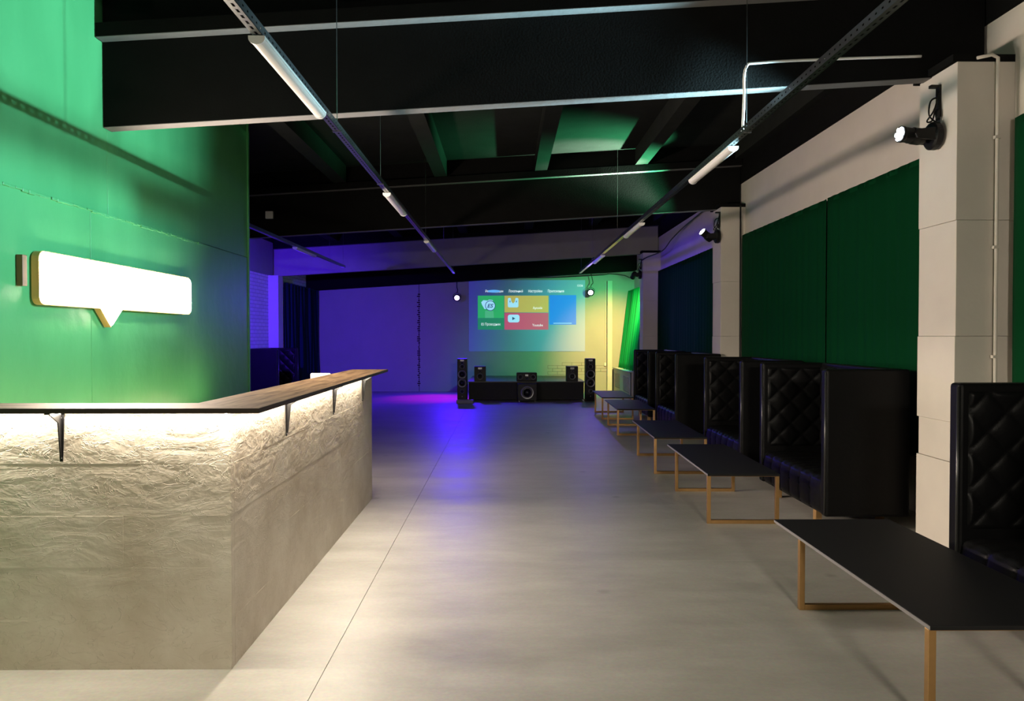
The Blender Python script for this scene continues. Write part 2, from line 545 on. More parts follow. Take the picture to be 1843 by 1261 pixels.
# ---- ceiling: sloped slab with ribs
def sloped(x0, x1, y0, y1, f0, f1):
    m = MB()
    m.add([(x0, y0, f0(x0)), (x1, y0, f0(x1)), (x1, y1, f0(x1)), (x0, y1, f0(x0)),
           (x0, y0, f1(x0)), (x1, y0, f1(x1)), (x1, y1, f1(x1)), (x0, y1, f1(x0))],
          [(0, 1, 2, 3), (7, 6, 5, 4), (0, 4, 5, 1), (1, 5, 6, 2), (2, 6, 7, 3), (3, 7, 4, 0)])
    return m

ce = struct(sloped(XL - 0.2, XW + 0.2, YR - 0.2, YB + 0.2, zslab, lambda x: zslab(x) + 0.12).build('ceiling', SLABP), 'black ribbed concrete roof slabs')
BY = [-0.4, 5.60, 11.42, 17.58]
bays = [(YR, BY[0] - 0.2), (BY[0] + 0.24, BY[1] - 0.42), (BY[1] + 0.24, BY[2] - 0.12), (BY[2] + 0.24, YB)]
for (a, b_) in bays:
    for k in range(7):
        x = 3.46 - 1.47 * k
        sloped(x - 0.09, x + 0.09, a, b_, zrib, lambda q: zslab(q) + 0.01).build('rib', GREYC if a < 1 and k == 4 else SLABP, ce)

# ---- beams: wide top flange, narrow web with bare soffit
for n, y in enumerate(BY):
    face = BEAMP if n == 3 else BLACKP
    x0 = XG if y < YG else XL
    x1 = XW - 0.02
    web = sloped(x0, x1, y, y + 0.12, lambda q: zb(q) + 0.004, lambda q: zfl(q) + 0.003).build('ceiling_beam', face)
    struct(web, ['', 'black concrete roof beam over the bar with bare soffit', 'black concrete roof beam across the middle of the hall', 'pale concrete roof beam before the stage'][n] or None)
    sloped(x0, x1, y, y + 0.12, lambda q: zfl(q) + 0.003, zslab).build('web_top', BLACKP, web)
    sloped(x0, x1, y + 0.002, y + 0.118, zb, lambda q: zb(q) + 0.006).build('soffit', GREYC, web)
    sloped(x0, x1, y - 0.10, y, lambda q: zfl(q) + 0.004, zrib).build('flange', BLACKP, web)
    sloped(x0, x1, y + 0.12, y + 0.22, lambda q: zfl(q) + 0.004, zrib).build('flange', BLACKP, web)
    sloped(x0, x1, y - 0.098, y - 0.001, zfl, lambda q: zfl(q) + 0.006).build('flange_soffit', GREYC, web)
struct(sloped(XL, XW, YB - 0.45, YB - 0.02, lambda q: 3.052 + 0.062 * q, lambda q: zslab(q)).build('ceiling_beam', BLACKP), 'black beam along the top of the back wall')

# ---- pilaster columns on the right wall
cols = []
for n, (x, y, d, zt) in enumerate([(3.10, 5.285, 0.48, 3.385), (3.14, 11.22, 0.44, 3.385), (3.10, 17.36, 0.42, 3.385)]):
    c = MB()
    zs = [0, 0.62, 0.9, 1.5, 2.3, zt]
    for k in range(5):
        e = [0.0, 0.010, 0.0, 0.004, 0.0][k]
        c.box(x + e, XW, y, y + d - e, zs[k] + (0.0015 if k else 0), zs[k + 1])
    o = struct(c.build('column', PALE, bevel=0.004), ['pale plastered pilaster nearest the camera carrying a white conduit', 'pale plastered pilaster in the middle of the right wall', 'pale plastered pilaster before the stage'][n])
    cols.append(o)
    MB().box(x - 0.03, XW, y, y + d + 0.04, zt, zt + 0.05).build('bearing_pad', BLACKP, o)
m = MB(); x, y = 3.36, 5.27
m.tube([(x - 0.14, y - 0.01, 3.40), (x - 0.04, y - 0.015, 3.42), (x, y - 0.015, 3.40), (x, y - 0.015, 3.30), (x + 0.005, y - 0.015, 1.0), (x + 0.005, y - 0.015, 0.0)], 0.012)
cp = tag(m.build('conduit_pipe', PALE, smooth=True), 'thin cream conduit running down the face of the nearest pilaster', 'pipe')
for z in (2.1, 1.35, 2.85):
    MB().box(x - 0.02, x + 0.02, y - 0.03, y, z, z + 0.02).build('clip', PALE, cp)
cp = tag(MB().tube([(3.42, 11.2, 3.4), (3.425, 11.2, 0.0)], 0.012).build('wall_cable', BLKPL), 'dark cable running down beside the middle pilaster', 'cable')

# ------------------------------------------------------------------ curtains
def curtain(x, y0, y1, z0, z1, mat, label, amp=0.012, waves=None, xtop=None, n=90):
    L_ = y1 - y0
    waves = waves or L_ * 5
    ph = random.random() * 6
    def fn(u, v):
        s = 0.55 + 0.45 * (1 - v)
        xx = x + ((xtop - x) * v if xtop else 0)
        d = amp * s * (math.sin(u * waves * 6.283 + ph) + 0.5 * math.sin(u * waves * 2.7 * 3.1 + 2 * ph) + 0.3 * math.sin(v * 5 + u * 40))
        return (xx + d, y0 + u * L_ + 0.3 * amp * math.sin(u * 50), z0 + v * (z1 - z0) + (0.012 * math.sin(u * waves * 6.283 + ph) if v == 0 else 0))
    o = MB().grid(fn, n, 14).build('curtain', mat, smooth=True)
    s = o.modifiers.new('thick', 'SOLIDIFY'); s.thickness = 0.004
    tag(o, label, 'curtain', 'curtains over the windows')
    # stitched hem along the top
    hm = MB().grid(lambda u, v: tuple(Vector(fn(u, 1.0)) + Vector((-0.004 if x > 0 else 0.004, 0, -0.05 + 0.05 * v))), n, 1).build('hem', mat, o, smooth=True)
    return o

curtain(3.44, 5.80, 8.21, 0.5, 2.975, CURT, 'flat dark green curtain nearer the camera, behind the tall sofas', 0.006)
curtain(3.435, 8.22, 11.15, 0.5, 2.965, CURT, 'flat dark green curtain just before the middle pilaster', 0.006)
curtain(3.44, 11.72, 17.3, 0.5, 2.97, CURT, 'dark green curtain between the middle pilaster and the far one', 0.010)
curtain(3.44, 1.0, 5.20, 0.5, 2.975, CURT, 'green curtain at the right edge of the picture', 0.01)
curtain(3.06, 17.95, 20.75, 0.68, 2.72, mat_fabric('lit_green_cloth', (0.006, 0.30, 0.085)), 'brightly lit green curtain leaning over the radiator cover by the stage', 0.022, 9, xtop=3.31)  # curtain cloth with the stage light put into its brighter colour
curtain(XL + 0.2, 17.75, 20.85, 0.08, 2.75, CURT2, 'dark gathered curtain in the far left corner', 0.055, 11, n=160)

# ------------------------------------------------------------------ bar
bar = empty('bar_counter', (0, 0, 0))
tag(bar, 'L-shaped plastered block bar with brown wooden ledge and light under it', 'bar counter')
BX, BYF, BYE = -1.236, 3.45, 7.10
HB = 1.165
MB().box(XG, BX - 0.004, BYF + 0.004, BYF + 0.14, 0, HB).box(BX - 0.14, BX - 0.004, BYF + 0.14, BYE - 0.004, 0, HB).build('core', BARPL, bar)
zc = [0.0, 0.223, 0.461, 0.694, 0.929, HB]
for k in range(5):
    off = [0.0, 0.3, 0.12, 0.42, 0.2][k]
    x = BX
    first = True
    while x > XG + 0.02:
        ln = 0.60 if not first else 0.60 - off
        if ln < 0.15: ln += 0.6
        x1 = max(x - ln, XG)
        p = random.choice([0, 0.0003, 0.0006, 0.001])
        MB().box(x1 + 0.0001, x - (0 if first else 0.0001), BYF - p, BYF + 0.05, zc[k] + 0.0001, zc[k + 1] - 0.0001).build('block', BARPL, bar, bevel=0.0005, seg=1)
        x = x1; first = False
    y = BYF + 0.0505
    first = True
    while y < BYE - 0.02:
        ln = 0.60 if not first else 0.60 - off
        if ln < 0.15: ln += 0.6
        y1 = min(y + ln, BYE)
        p = random.choice([0, 0.0003, 0.0006, 0.001])
        MB().box(BX - 0.05, BX + p, y + 0.0001, y1 - 0.0001, zc[k] + 0.0001, zc[k + 1] - 0.0001).build('block', BARPL, bar, bevel=0.0005, seg=1)
        y = y1; first = False
cb = MB()
for i in range(40):
    z = i * HB / 40
    t = 0.0015 + 0.003 * random.random()
    cb.box(BX - 0.004, BX + t, BYF - t, BYF + 0.004, z, z + HB / 40)
cb.build('corner_bead', BARPL, bar)
# worktop: two boards mitred at the corner
ZT0, ZT1 = HB + 0.002, HB + 0.024
xo, yo = BX + 0.168, BYF - 0.125      # outer corner
xi, yi = BX - 0.20, BYF + 0.150       # inner corner
wt = MB().prism([(XG, yo), (xo, yo), (xi, yi), (XG, yi)], ZT0, ZT1, 'z').build('worktop', WOOD, bar, bevel=0.002)
w2m = MB()
w2m.prism([(yo, -xo), (7.27, -xo + 0.045), (7.24, -xi + 0.01), (yi, -xi)], ZT0, ZT1, 'z')
w2 = w2m.build('worktop', WOOD, bar, bevel=0.002)
w2.rotation_euler = (0, 0, R(90))
EDGED = plain('dark_board_edge', (0.035, 0.022, 0.015), 0.5)
MB().box(XG, xo - 0.001, yo - 0.0025, yo, ZT0, ZT1).build('edge_band', EDGED, bar)
eb = MB(); eb.prism([(xo, yo - 0.0025), (xo + 0.0025, yo - 0.0025), (xo - 0.0425, 7.27), (xo - 0.045, 7.27)], ZT0, ZT1, 'z'); eb.build('edge_band', EDGED, bar)

def bracket(loc, rz):
    e = MB()
    # vertical tapered arm with raised rib, horizontal arm under the ledge, brace web
    e.add([(-0.016, -0.006, 0), (0.016, -0.006, 0), (0.016, 0, 0), (-0.016, 0, 0),
           (-0.007, -0.006, -0.225), (0.007, -0.006, -0.225), (0.007, 0, -0.225), (-0.007, 0, -0.225)],
          [(0, 1, 2, 3), (7, 6, 5, 4), (0, 4, 5, 1), (1, 5, 6, 2), (2, 6, 7, 3), (3, 7, 4, 0)])
    e.box(-0.013, 0.013, -0.11, 0, -0.006, 0)
    e.prism([(-0.006, -0.008), (-0.095, -0.008), (-0.03, -0.05), (-0.012, -0.21), (-0.006, -0.215)], -0.003, 0.003, 'x')
    o = e.build('shelf_bracket', BLKMT, bar, bevel=0.0015, loc=loc)
    o.rotation_euler = (0, 0, rz)
    for z in (-0.03, -0.21):
        MB().lathe([(0.004, 0), (0.003, 0.003)], 10, Matrix.Rotation(R(90), 4, 'X')).build('screw', RING, o, loc=(0.0, -0.006, z))

for x in (-1.985, -2.72):
    bracket((x, BYF - 0.0025, ZT0 - 0.001), 0)
for y in (4.32, 5.50, 6.62):
    bracket((BX + 0.0025, y, ZT0 - 0.001), R(90))
# LED tape under the ledge
l1 = MB().box(XG + 0.05, BX + 0.09, BYF - 0.022, BYF - 0.010, ZT0 - 0.004, ZT0).build('led_tape', LEDM, bar)
l2 = MB().box(BX + 0.010, BX + 0.022, BYF - 0.09, 6.6, ZT0 - 0.004, ZT0).build('led_tape', LEDM, bar)
xm = (XG + 0.05 + BX + 0.09) / 2
a1 = lamp('led_tape_light', 'AREA', (xm, BYF - 0.016, ZT0 - 0.010), (xm, BYF - 0.016, 0), LED_FRONT, LED_COL, bar, sx=BX + 0.04 - XG, sy=0.012)
a1.rotation_euler = (R(-42), 0, 0)
ym = (BYF - 0.09 + 6.6) / 2
a2 = lamp('led_tape_light', 'AREA', (BX + 0.016, ym, ZT0 - 0.010), (BX, ym, 0), LED_WING, LED_COL, bar, sx=0.012, sy=6.6 - BYF + 0.09)
a2.rotation_euler = (0, R(-52), 0)

# inner work counter and the lit white device standing on it behind the ledge
ic = tag(MB().box(-2.05, BX - 0.145, 4.3, 7.0, 0.86, 0.90).box(-2.0, -1.98, 4.3, 7.0, 0, 0.86).build('back_counter', BLKLAM, bevel=0.003), 'low dark counter hidden behind the wing of the bar', 'counter')
bs = tag(MB().box(XG + 0.001, XG + 0.36, 3.75, 7.6, 0.82, 0.85).box(XG + 0.001, XG + 0.34, 3.75, 3.77, 0, 0.82).box(XG + 0.001, XG + 0.34, 7.58, 7.6, 0, 0.82).build('added_led_shelf', BLKLAM, bevel=0.003), 'unseen low shelf added along the green wall to carry a light strip', 'shelf')  # unseen shelf and light strip added to warm the lower green wall
MB().box(XG + 0.335, XG + 0.35, 3.8, 7.5, 0.85, 0.856).build('led_tape', LEDM, bs)
ab = lamp('led_tape_light', 'AREA', (XG + 0.342, 5.65, 0.862), (XG, 5.65, 1.5), ADDED_LED_BACK, (1.0, 0.90, 0.40), bs, sx=0.012, sy=3.7)
ab.rotation_euler = (0, R(180 - 35), 0)
px = empty('cash_terminal', (-1.585, 6.6, 0.90))
tag(px, 'small white lit terminal peeking over the far end of the bar', 'terminal')
MB().box(-0.085, 0.085, -0.02, 0.02, 0.12, 0.285).build('screen_housing', POS, px, bevel=0.012, seg=3)
MB().box(-0.02, 0.02, -0.01, 0.03, 0.01, 0.14).build('stand', WHITEP, px)
MB().box(-0.07, 0.07, -0.05, 0.09, 0, 0.012).build('base', WHITEP, px, bevel=0.004)

# ------------------------------------------------------------------ lit sign on the green wall (speech-bubble outline)
sg = empty('lit_wall_sign', (XG, 5.85, 1.86))
tag(sg, 'glowing white speech-bubble sign box on the green wall', 'sign')
def bubble(h, w0, w1, tail):
    # outline in (y, z), rounded corners
    pts = []
    r = 0.05
    for cx, cz, a0 in ((w1 - r, h - r, 0), (w0 + r, h - r, 90), (w0 + r, -h + r, 180)):
        for k in range(6):
            a = R(a0 + 18 * k)
            pts.append((cx + r * math.cos(a), cz + r * math.sin(a)))
    if tail:
        pts += [(-0.42, -h), (-0.28, -h - 0.13), (-0.12, -h)]
    for k in range(6):
        a = R(270 + 18 * k)
        pts.append((w1 - r + r * math.cos(a), -h + r + r * math.sin(a)))
    return pts
MB().prism(bubble(0.165, -1.13, 1.13, True), 0.008, 0.055, 'x').build('sign_box', SIGNF, sg)
MB().prism(bubble(0.150, -1.115, 1.115, True), 0.052, 0.066, 'x').build('lit_face', SIGNM, sg)
bp_ = tag(MB().box(XG + 0.002, XG + 0.04, 4.585, 4.63, 1.80, 1.985).build('wooden_batten', BROWN, bevel=0.003), 'short brown wooden batten fixed beside the sign on the green wall', 'batten')

# ------------------------------------------------------------------ strut trays with batten lamps
def holes_strip(m, fn, L_, w_, pitch, hl, hw):
    n = int(L_ / pitch)
    for i in range(n):
        a0, a1 = i * pitch, (i + 1) * pitch
        h0, h1 = a0 + (pitch - hl) / 2, a0 + (pitch + hl) / 2
        v0, v1 = (w_ - hw) / 2, (w_ + hw) / 2
        vs = [fn(a0, 0), fn(a1, 0), fn(a1, w_), fn(a0, w_), fn(h0, v0), fn(h1, v0), fn(h1, v1), fn(h0, v1)]
        m.add(vs, [(0, 1, 5, 4), (1, 2, 6, 5), (2, 3, 7, 6), (3, 0, 4, 7)])

def tray(x, y0, y1, zbot, label, hangers):
    L_ = y1 - y0; w_ = 0.044; h_ = 0.046
    t = empty('cable_tray', (x, y0, zbot))
    tag(t, label, 'tray', 'perforated steel trays hung from the ceiling')
    m = MB()
    holes_strip(m, lambda a, b: (-w_ / 2 + b, a, 0), L_, w_, 0.06, 0.034, 0.012)
    holes_strip(m, lambda a, b: (-w_ / 2, a, b), L_, h_, 0.06, 0.018, 0.010)
    holes_strip(m, lambda a, b: (w_ / 2, a, b), L_, h_, 0.06, 0.018, 0.010)
    o = m.build('channel', GALV, t)
    s = o.modifiers.new('thick', 'SOLIDIFY'); s.thickness = 0.002
    MB().box(-0.015, 0.015, 0.0, L_, 0.006, 0.012).build('shade_strip', DARKIN, t)  # dark strip painted in for the shade inside the channel
    for yh in hangers:
        hz = zslab(x) - zbot
        MB().tube([(0, yh - y0, 0.0), (0, yh - y0, hz)], 0.0026, 6).build('hanger_rod', GALV, t)
        MB().box(-0.03, 0.03, yh - y0 - 0.015, yh - y0 + 0.015, -0.004, 0.006).build('hanger_clamp', GALV, t)
    return t

ZTR = 2.885
tray(-1.14, 1.0, 17.05, ZTR, 'long steel tray on the left running from above the bar to the stage', (1.5, 5.24, 7.05, 11.0, 14.2, 16.7))
tray(1.64, 1.0, 17.0, ZTR, 'long steel tray on the right above the low tables', (1.6, 5.25, 11.3, 14.6, 16.7))
tray(-3.26, 8.95, 15.65, ZTR, 'short steel tray beyond the end of the green wall', (9.2, 14.3, 15.5))

def batten():
    t = empty('batten_lamp')
    pr = [(-0.036, 0.032), (0.036, 0.032)] + [(0.036 * math.cos(a), 0.022 - 0.026 * math.sin(a)) for a in [math.pi * k / 12 for k in range(0, 13)]]
    pr = [(x, z) for x, z in pr]
    MB().prism([(-0.038, 0.018), (0.038, 0.018), (0.038, 0.032), (-0.038, 0.032)], 0.004, 1.206, 'y').build('housing', WHITEP, t)
    MB().prism(pr[2:], 0.012, 1.198, 'y').build('diffuser', DIFFUS, t, smooth=False)
    for y in (0.0, 1.198):
        pe = [(0.0385 * math.cos(a), 0.022 - 0.029 * math.sin(a)) for a in [math.pi * k / 12 for k in range(0, 13)]]
        MB().prism([(0.0385, 0.033)] + pe + [(-0.0385, 0.033)], y, y + 0.012, 'y').build('end_cap', WHITEP, t)
    return t

b0 = batten()
spots = [(-1.145, 3.57, 'unlit white batten lamp above the bar, the largest in view'),
         (-1.145, 7.44, 'unlit white batten lamp second from the camera on the left tray'),
         (-1.145, 11.15, 'unlit white batten lamp furthest along the left tray'),
         (1.655, 5.60, 'unlit white batten lamp nearest the camera on the right tray'),
         (1.655, 9.36, 'unlit white batten lamp second from the camera on the right tray'),
         (1.655, 13.1, 'unlit white batten lamp furthest along the right tray'),
         (-3.26, 11.95, 'small unlit batten lamp on the short tray beyond the green wall')]
for i, (x, y, lb) in enumerate(spots):
    o = b0 if i == 0 else copy_tree(b0)
    o.location = (x, y, ZTR - 0.036)
    tag(o, lb, 'lamp', 'batten lamps under the trays')

# white conduit dropping from the beam to the right tray
zc_ = 3.47
tag(MB().tube(spline([(3.0, 5.565, zc_ + 0.05), (2.4, 5.565, zc_ + 0.03), (1.85, 5.56, zc_), (1.73, 5.56, zc_ - 0.04), (1.715, 5.55, 3.2), (1.70, 5.53, 2.99), (1.69, 5.50, 2.94)], 8), 0.010).build('conduit_pipe', WHITEP, smooth=True),
    'white conduit bent down from the black beam to the right tray', 'pipe')
# small white box on the second beam
jb = empty('junction_box', (-3.48, BY[2], 3.285))
tag(jb, 'small white junction box on the dark beam beyond the green wall', 'junction box')
MB().box(-0.055, 0.055, -0.045, -0.006, -0.055, 0.055).build('cover', WHITEP, jb, bevel=0.006)
MB().box(-0.05, 0.05, -0.006, -0.0, -0.05, 0.05).build('back_plate', WHITEP, jb)

# ------------------------------------------------------------------ moving-head lamps on the pilasters
def moving_head(loc, aim, label, lensmat, tilt_base=0.0, side=-1):
    """bracketed to a pilaster face at loc; the head points at aim"""
    t = empty('stage_lamp', loc)
    tag(t, label, 'stage lamp', 'moving head lamps on the pilasters')
    s = side
    MY = Matrix.Rotation(R(90 * s), 4, 'Y')
    # round base on its bracket
    MB().lathe([(0.085, 0.0), (0.098, 0.012), (0.098, 0.05), (0.085, 0.062)], 28, MY).build('base', BLKPL, t, smooth=False, loc=(s * 0.012, 0, 0))
    MB().box(-0.014 if s < 0 else 0, 0 if s < 0 else 0.014, -0.025, 0.025, 0.11, 0.36).box(s * 0.07 if s < 0 else 0.0, 0.0 if s < 0 else 0.07, -0.018, 0.018, 0.34, 0.36).build('wall_bracket', BLKMT, t)
    MB().box(-0.008 if s < 0 else 0, 0 if s < 0 else 0.008, -0.03, 0.03, -0.02, 0.13).build('mount_plate', RING, t)
    for q in (-1, 1):
        MB().prism([(s * 0.07, -0.045), (s * 0.20, -0.032), (s * 0.215, 0.0), (s * 0.20, 0.032), (s * 0.07, 0.045)], q * 0.074 - 0.01, q * 0.074 + 0.01, 'y').build('yoke_arm', BLKPL, t, bevel=0.004)
    d = (Vector(aim) - (Vector(loc) + Vector((s * 0.175, 0, 0)))).normalized()
    M = Matrix.Translation((s * 0.175, 0, 0)) @ d.to_track_quat('Z', 'Y').to_matrix().to_4x4()
    hd = MB().lathe([(0.035, -0.075), (0.052, -0.065), (0.060, -0.03), (0.060, 0.02), (0.054, 0.03), (0.054, 0.085), (0.058, 0.095), (0.058, 0.115)], 28, M).build('head', BLKPL, t, smooth=False)
    # cluster of lens discs
    for k in range(7):
        a = R(60 * k)
        rr = 0.0 if k == 6 else 0.034
        ML = M @ Matrix.Translation((rr * math.cos(a), rr * math.sin(a), 0.116))
        MB().lathe([(0.0165, 0), (0.0155, 0.006), (0.008, 0.010)], 14, ML).build('lens', lensmat, hd)
    # looped cable with plug
    pts = spline([(s * 0.03, -0.02, 0.09), (s * 0.09, -0.03, 0.14), (s * 0.075, -0.02, 0.24), (s * 0.03, -0.02, 0.26), (s * 0.06, -0.035, 0.17), (s * 0.10, -0.02, 0.10), (s * 0.06, -0.02, 0.11), (s * 0.035, -0.02, 0.22), (s * 0.02, -0.02, 0.30)], 8)
    MB().tube(pts, 0.006, 6).build('cable', BLKPL, t, smooth=True)
    MB().lathe([(0.012, 0), (0.016, 0.01), (0.014, 0.05), (0.006, 0.06)], 12).build('plug', BLKPL, t, loc=(s * 0.03, -0.03, 0.12))
    return t, Vector(loc) + Vector((s * 0.175, 0, 0)) + d * 0.15, d

# nearest: cool white on the green wall
t, p, d = moving_head((3.10, 5.50, 2.93), (-2.9, 4.9, 3.5), 'lit stage lamp with white lens on the nearest pilaster', LENSW)
lamp('stage_lamp_beam', 'SPOT', p, p + d, HEAD_WHITE, (0.48, 0.87, 1.0), t, 58, 1.0, 0.05)
# middle: green upwards to the slabs
t, p, d = moving_head((3.14, 11.27, 2.96), (1.4, 10.85, 4.15), 'lit stage lamp tilted up on the middle pilaster', LENSW)
lamp('stage_lamp_beam', 'SPOT', p, p + d, HEAD_GREEN, (0.12, 1.0, 0.42), t, 66, 1.0, 0.04)
lamp('stage_lamp_beam', 'SPOT', p, (1.3, 11.15, 4.15), HEAD_GREEN * 1.1, (1.0, 0.98, 0.9), t, 36, 1.0, 0.04)
# far: yellow and green on the back wall
t, p, d = moving_head((3.10, 17.52, 2.90), (2.35, 20.95, 1.1), 'dark stage lamp on the far pilaster by the stage', LENSV)
lamp('stage_lamp_beam', 'SPOT', p, p + d, HEAD_YELLOW * 1.15, (0.10, 1.0, 0.30), t, 96, 1.0, 0.04)
lamp('stage_lamp_beam', 'SPOT', p, (2.8, 20.95, 1.1), HEAD_YELLOW * 2.3, (1.0, 0.36, 0.10), t, 56, 1.0, 0.04)
# two unseen lamps added behind the green wall: blue wash over the hall
t, p, d = moving_head((-4.45, BY[2] + 0.34, 2.72), (-5.3, 16.6, 1.4), 'unseen blue stage lamp added under the dark beam behind the green wall', LENSB, side=1)
MB().box(-0.03, 0.0, -0.25, 0.03, 0.24, 0.30).build('beam_clamp', BLKMT, t)
t2, p2, d2 = moving_head((-5.0, BY[2] + 0.34, 2.72), (3.5, 14.6, 3.3), 'second unseen blue stage lamp added under the dark beam behind the green wall', LENSB, side=1)
MB().box(-0.03, 0.0, -0.25, 0.03, 0.24, 0.30).build('beam_clamp', BLKMT, t2)
lamp('stage_lamp_beam', 'SPOT', p2, p2 + d2, BLUE_WASH * 0.9, (0.09, 0.02, 1.0), t2, 38, 0.6, 0.05)
lamp('stage_lamp_beam', 'SPOT', p, p + d, BLUE_WASH, (0.075, 0.012, 1.0), t, 84, 1.0, 0.06)

# unseen warm lamp added behind the camera to light surfaces facing it
t = empty('added_rear_lamp', (1.3, YR, 2.35))
tag(t, 'unseen warm lamp added on the wall behind the viewer', 'lamp')
MB().box(-0.32, 0.32, 0.0, 0.03, -0.16, 0.16).build('back_plate', BLKMT, t, bevel=0.006)
MB().box(-0.30, 0.30, 0.03, 0.09, -0.14, 0.14).build('diffuser', LEDM, t, bevel=0.02, seg=3)
lamp('added_rear_light', 'AREA', (1.3, YR + 0.1, 2.35), (1.5, 2.9, 0.3), ADDED_REAR_LAMP, LED_COL, t, sx=0.6, sy=0.28).data.spread = R(105)

# spots hung before the back wall
def par(loc, aim, label, lensmat):
    t = empty('spot_lamp', loc)
    tag(t, label, 'spot lamp', 'round spot lamps hung before the back wall')
    d = (Vector(aim) - Vector(loc)).normalized()
    M = d.to_track_quat('Z', 'Y').to_matrix().to_4x4()
    can = MB().lathe([(0.045, -0.10), (0.075, -0.085), (0.085, 0.0), (0.098, 0.02), (0.098, 0.035)], 24, M).build('can', BLKPL, t)
    MB().lathe([(0.068, 0.034), (0.06, 0.043), (0.02, 0.050)], 24, M).build('lens', lensmat, can)
    MB().tube(spline([(-0.1, 0, 0), (-0.1, 0, 0.07), (0, 0, 0.13), (0.1, 0, 0.07), (0.1, 0, 0)], 5), 0.006, 6).build('yoke', BLKMT, t)
    top = 3.06 + 0.062 * loc[0] - loc[2]
    MB().tube(spline([(0, 0, 0.13), (0.02, 0.0, 0.2), (0.0 if loc[0] < 0 else 0.06, 0.0, 0.27), (0.0, 0, top)], 6), 0.010, 6).build('cable', BLKPL, t, smooth=True)
    return t, Vector(loc) + d * 0.07, d

t, p, d = par((-1.30, 20.62, 2.538), (-1.5, 14.0, 0.4), 'blue spot lamp hung left of the projected picture', LENSB)
lamp('spot_lamp_beam', 'SPOT', p, (-1.9, 18.0, 0), PAR_BLUE, (0.05, 0.004, 1.0), t, 110, 1.0, 0.07)
lamp('spot_lamp_beam', 'SPOT', p, (-1.8, 18.9, 0), PAR_BLUE * 0.5, (1.0, 0.0, 0.75), t, 48, 1.0, 0.07)
t, p, d = par((2.28, 20.62, 2.680), (1.6, 15.0, 0.9), 'round spot lamp hung right of the projected picture', LENSV)
lamp('spot_lamp_beam', 'SPOT', p, (1.5, 16.5, 0), PAR_BLUE * 0.12, (0.2, 0.08, 1.0), t, 90, 0.8, 0.07)

# loose cables near the stage
tag(MB().tube(spline([(0.3, 20.42, 3.05), (1.3, 20.40, 3.06), (2.1, 20.40, 3.10), (2.6, 20.40, 3.13), (2.75, 20.35, 3.15), (2.95, 19.2, 3.02), (3.0, 18.4, 2.90), (3.08, 17.8, 2.96)], 6), 0.012, 6).build('lamp_cable', BLKPL, smooth=True),
    'black cable drooping along the top of the back wall', 'cable')
tag(MB().tube(spline([(3.05, 17.3, 3.2), (3.15, 17.1, 3.26), (3.30, 16.2, 3.30), (3.36, 15.6, 3.46), (3.42, 15.0, 3.58), (3.46, 14.2, 3.66), (3.47, 13.0, 3.72)], 6), 0.012, 6).build('lamp_cable', BLKPL, smooth=True),
    'black cable looping up from the far pilaster to the ceiling', 'cable')

# ------------------------------------------------------------------ projected menu on the back wall
YP = YB - 0.03
def sx_(px): return (px - 910) / 1384 * YP
def sz_(py): return 1.5 - (py - 605) / 1384 * YP
scr = empty('projected_screen', (sx_(948), YP, sz_(632)))
tag(scr, 'projected menu picture with coloured tiles on the back wall', 'projection')
def rect(x0, x1, y0, y1, name, mat, dy, parent=scr, bevel=0.0):
    o = MB().box(sx_(x0), sx_(x1), -dy - 0.002, -dy, sz_(y1), sz_(y0)).build(name, mat, parent, bevel=bevel)
    o.location = (-scr.location.x, 0, -scr.location.z)
    return o
rect(844, 1053, 504, 632, 'wallpaper', SCREENG, 0.0)
T_G = tile('tile_green', (0.02, 0.46, 0.13), 0.75)
T_G2 = tile('tile_green_dark', (0.01, 0.30, 0.14), 0.6)
T_Y = tile('tile_yellow', (0.50, 0.42, 0.09), 0.8)
T_M = tile('tile_magenta', (0.52, 0.05, 0.16), 0.8)
T_B = tile('tile_blue', (0.0, 0.17, 0.80), 0.8)
T_LB = tile('icon_light_blue', (0.35, 0.72, 0.95), 0.9)
T_DB = tile('icon_dark_blue', (0.01, 0.06, 0.25), 0.5)
T_W = tile('menu_white', (0.85, 0.95, 1.0), 0.9)
T_HI = tile('menu_highlight', (0.12, 0.45, 0.95), 0.9)
tg = rect(860, 907.2, 532, 593, 'menu_tile', T_G, 0.004)
ty = rect(908, 987, 532, 562, 'menu_tile', T_Y, 0.004)
tm = rect(908, 987, 563, 593, 'menu_tile', T_M, 0.004)
tb = rect(989, 1037, 531, 584, 'menu_tile', T_B, 0.004)

def sub(name, mat, mb, parent, dy):
    o = mb.build(name, mat, parent)
    return o
def srect(x0, x1, y0, y1, name, mat, dy, parent):
    return sub(name, mat, MB().box(sx_(x0), sx_(x1), -dy - 0.0015, -dy, sz_(y1), sz_(y0)), parent, dy)
def poly(pts, name, mat, dy, parent):
    return sub(name, mat, MB().prism([(sx_(x), sz_(y)) for x, y in pts], -dy - 0.0015, -dy, 'y'), parent, dy)
def circ(cx, cy, r, n=24): return [(cx + r * math.cos(2 * math.pi * k / n), cy + r * math.sin(2 * math.pi * k / n)) for k in range(n)]
def rrect(x0, x1, y0, y1, r, n=5):
    out = []
    for cx, cy, a0 in ((x1 - r, y1 - r, 0), (x0 + r, y1 - r, 90), (x0 + r, y0 + r, 180), (x1 - r, y0 + r, 270)):
        out += [(cx + r * math.cos(R(a0 + 90 * k / n)), cy + r * math.sin(R(a0 + 90 * k / n))) for k in range(n + 1)]
    return out
srect(860, 907.2, 572, 593, 'tile_band', T_G2, 0.0062, tg)
poly([(866, 544), (870, 540), (878, 541), (880, 539), (887, 540), (889, 556), (872, 556), (868, 549)], 'folder_icon', T_LB, 0.0065, tg)
poly(circ(882.5, 550, 9.3), 'icon_ring', T_DB, 0.0082, tg)
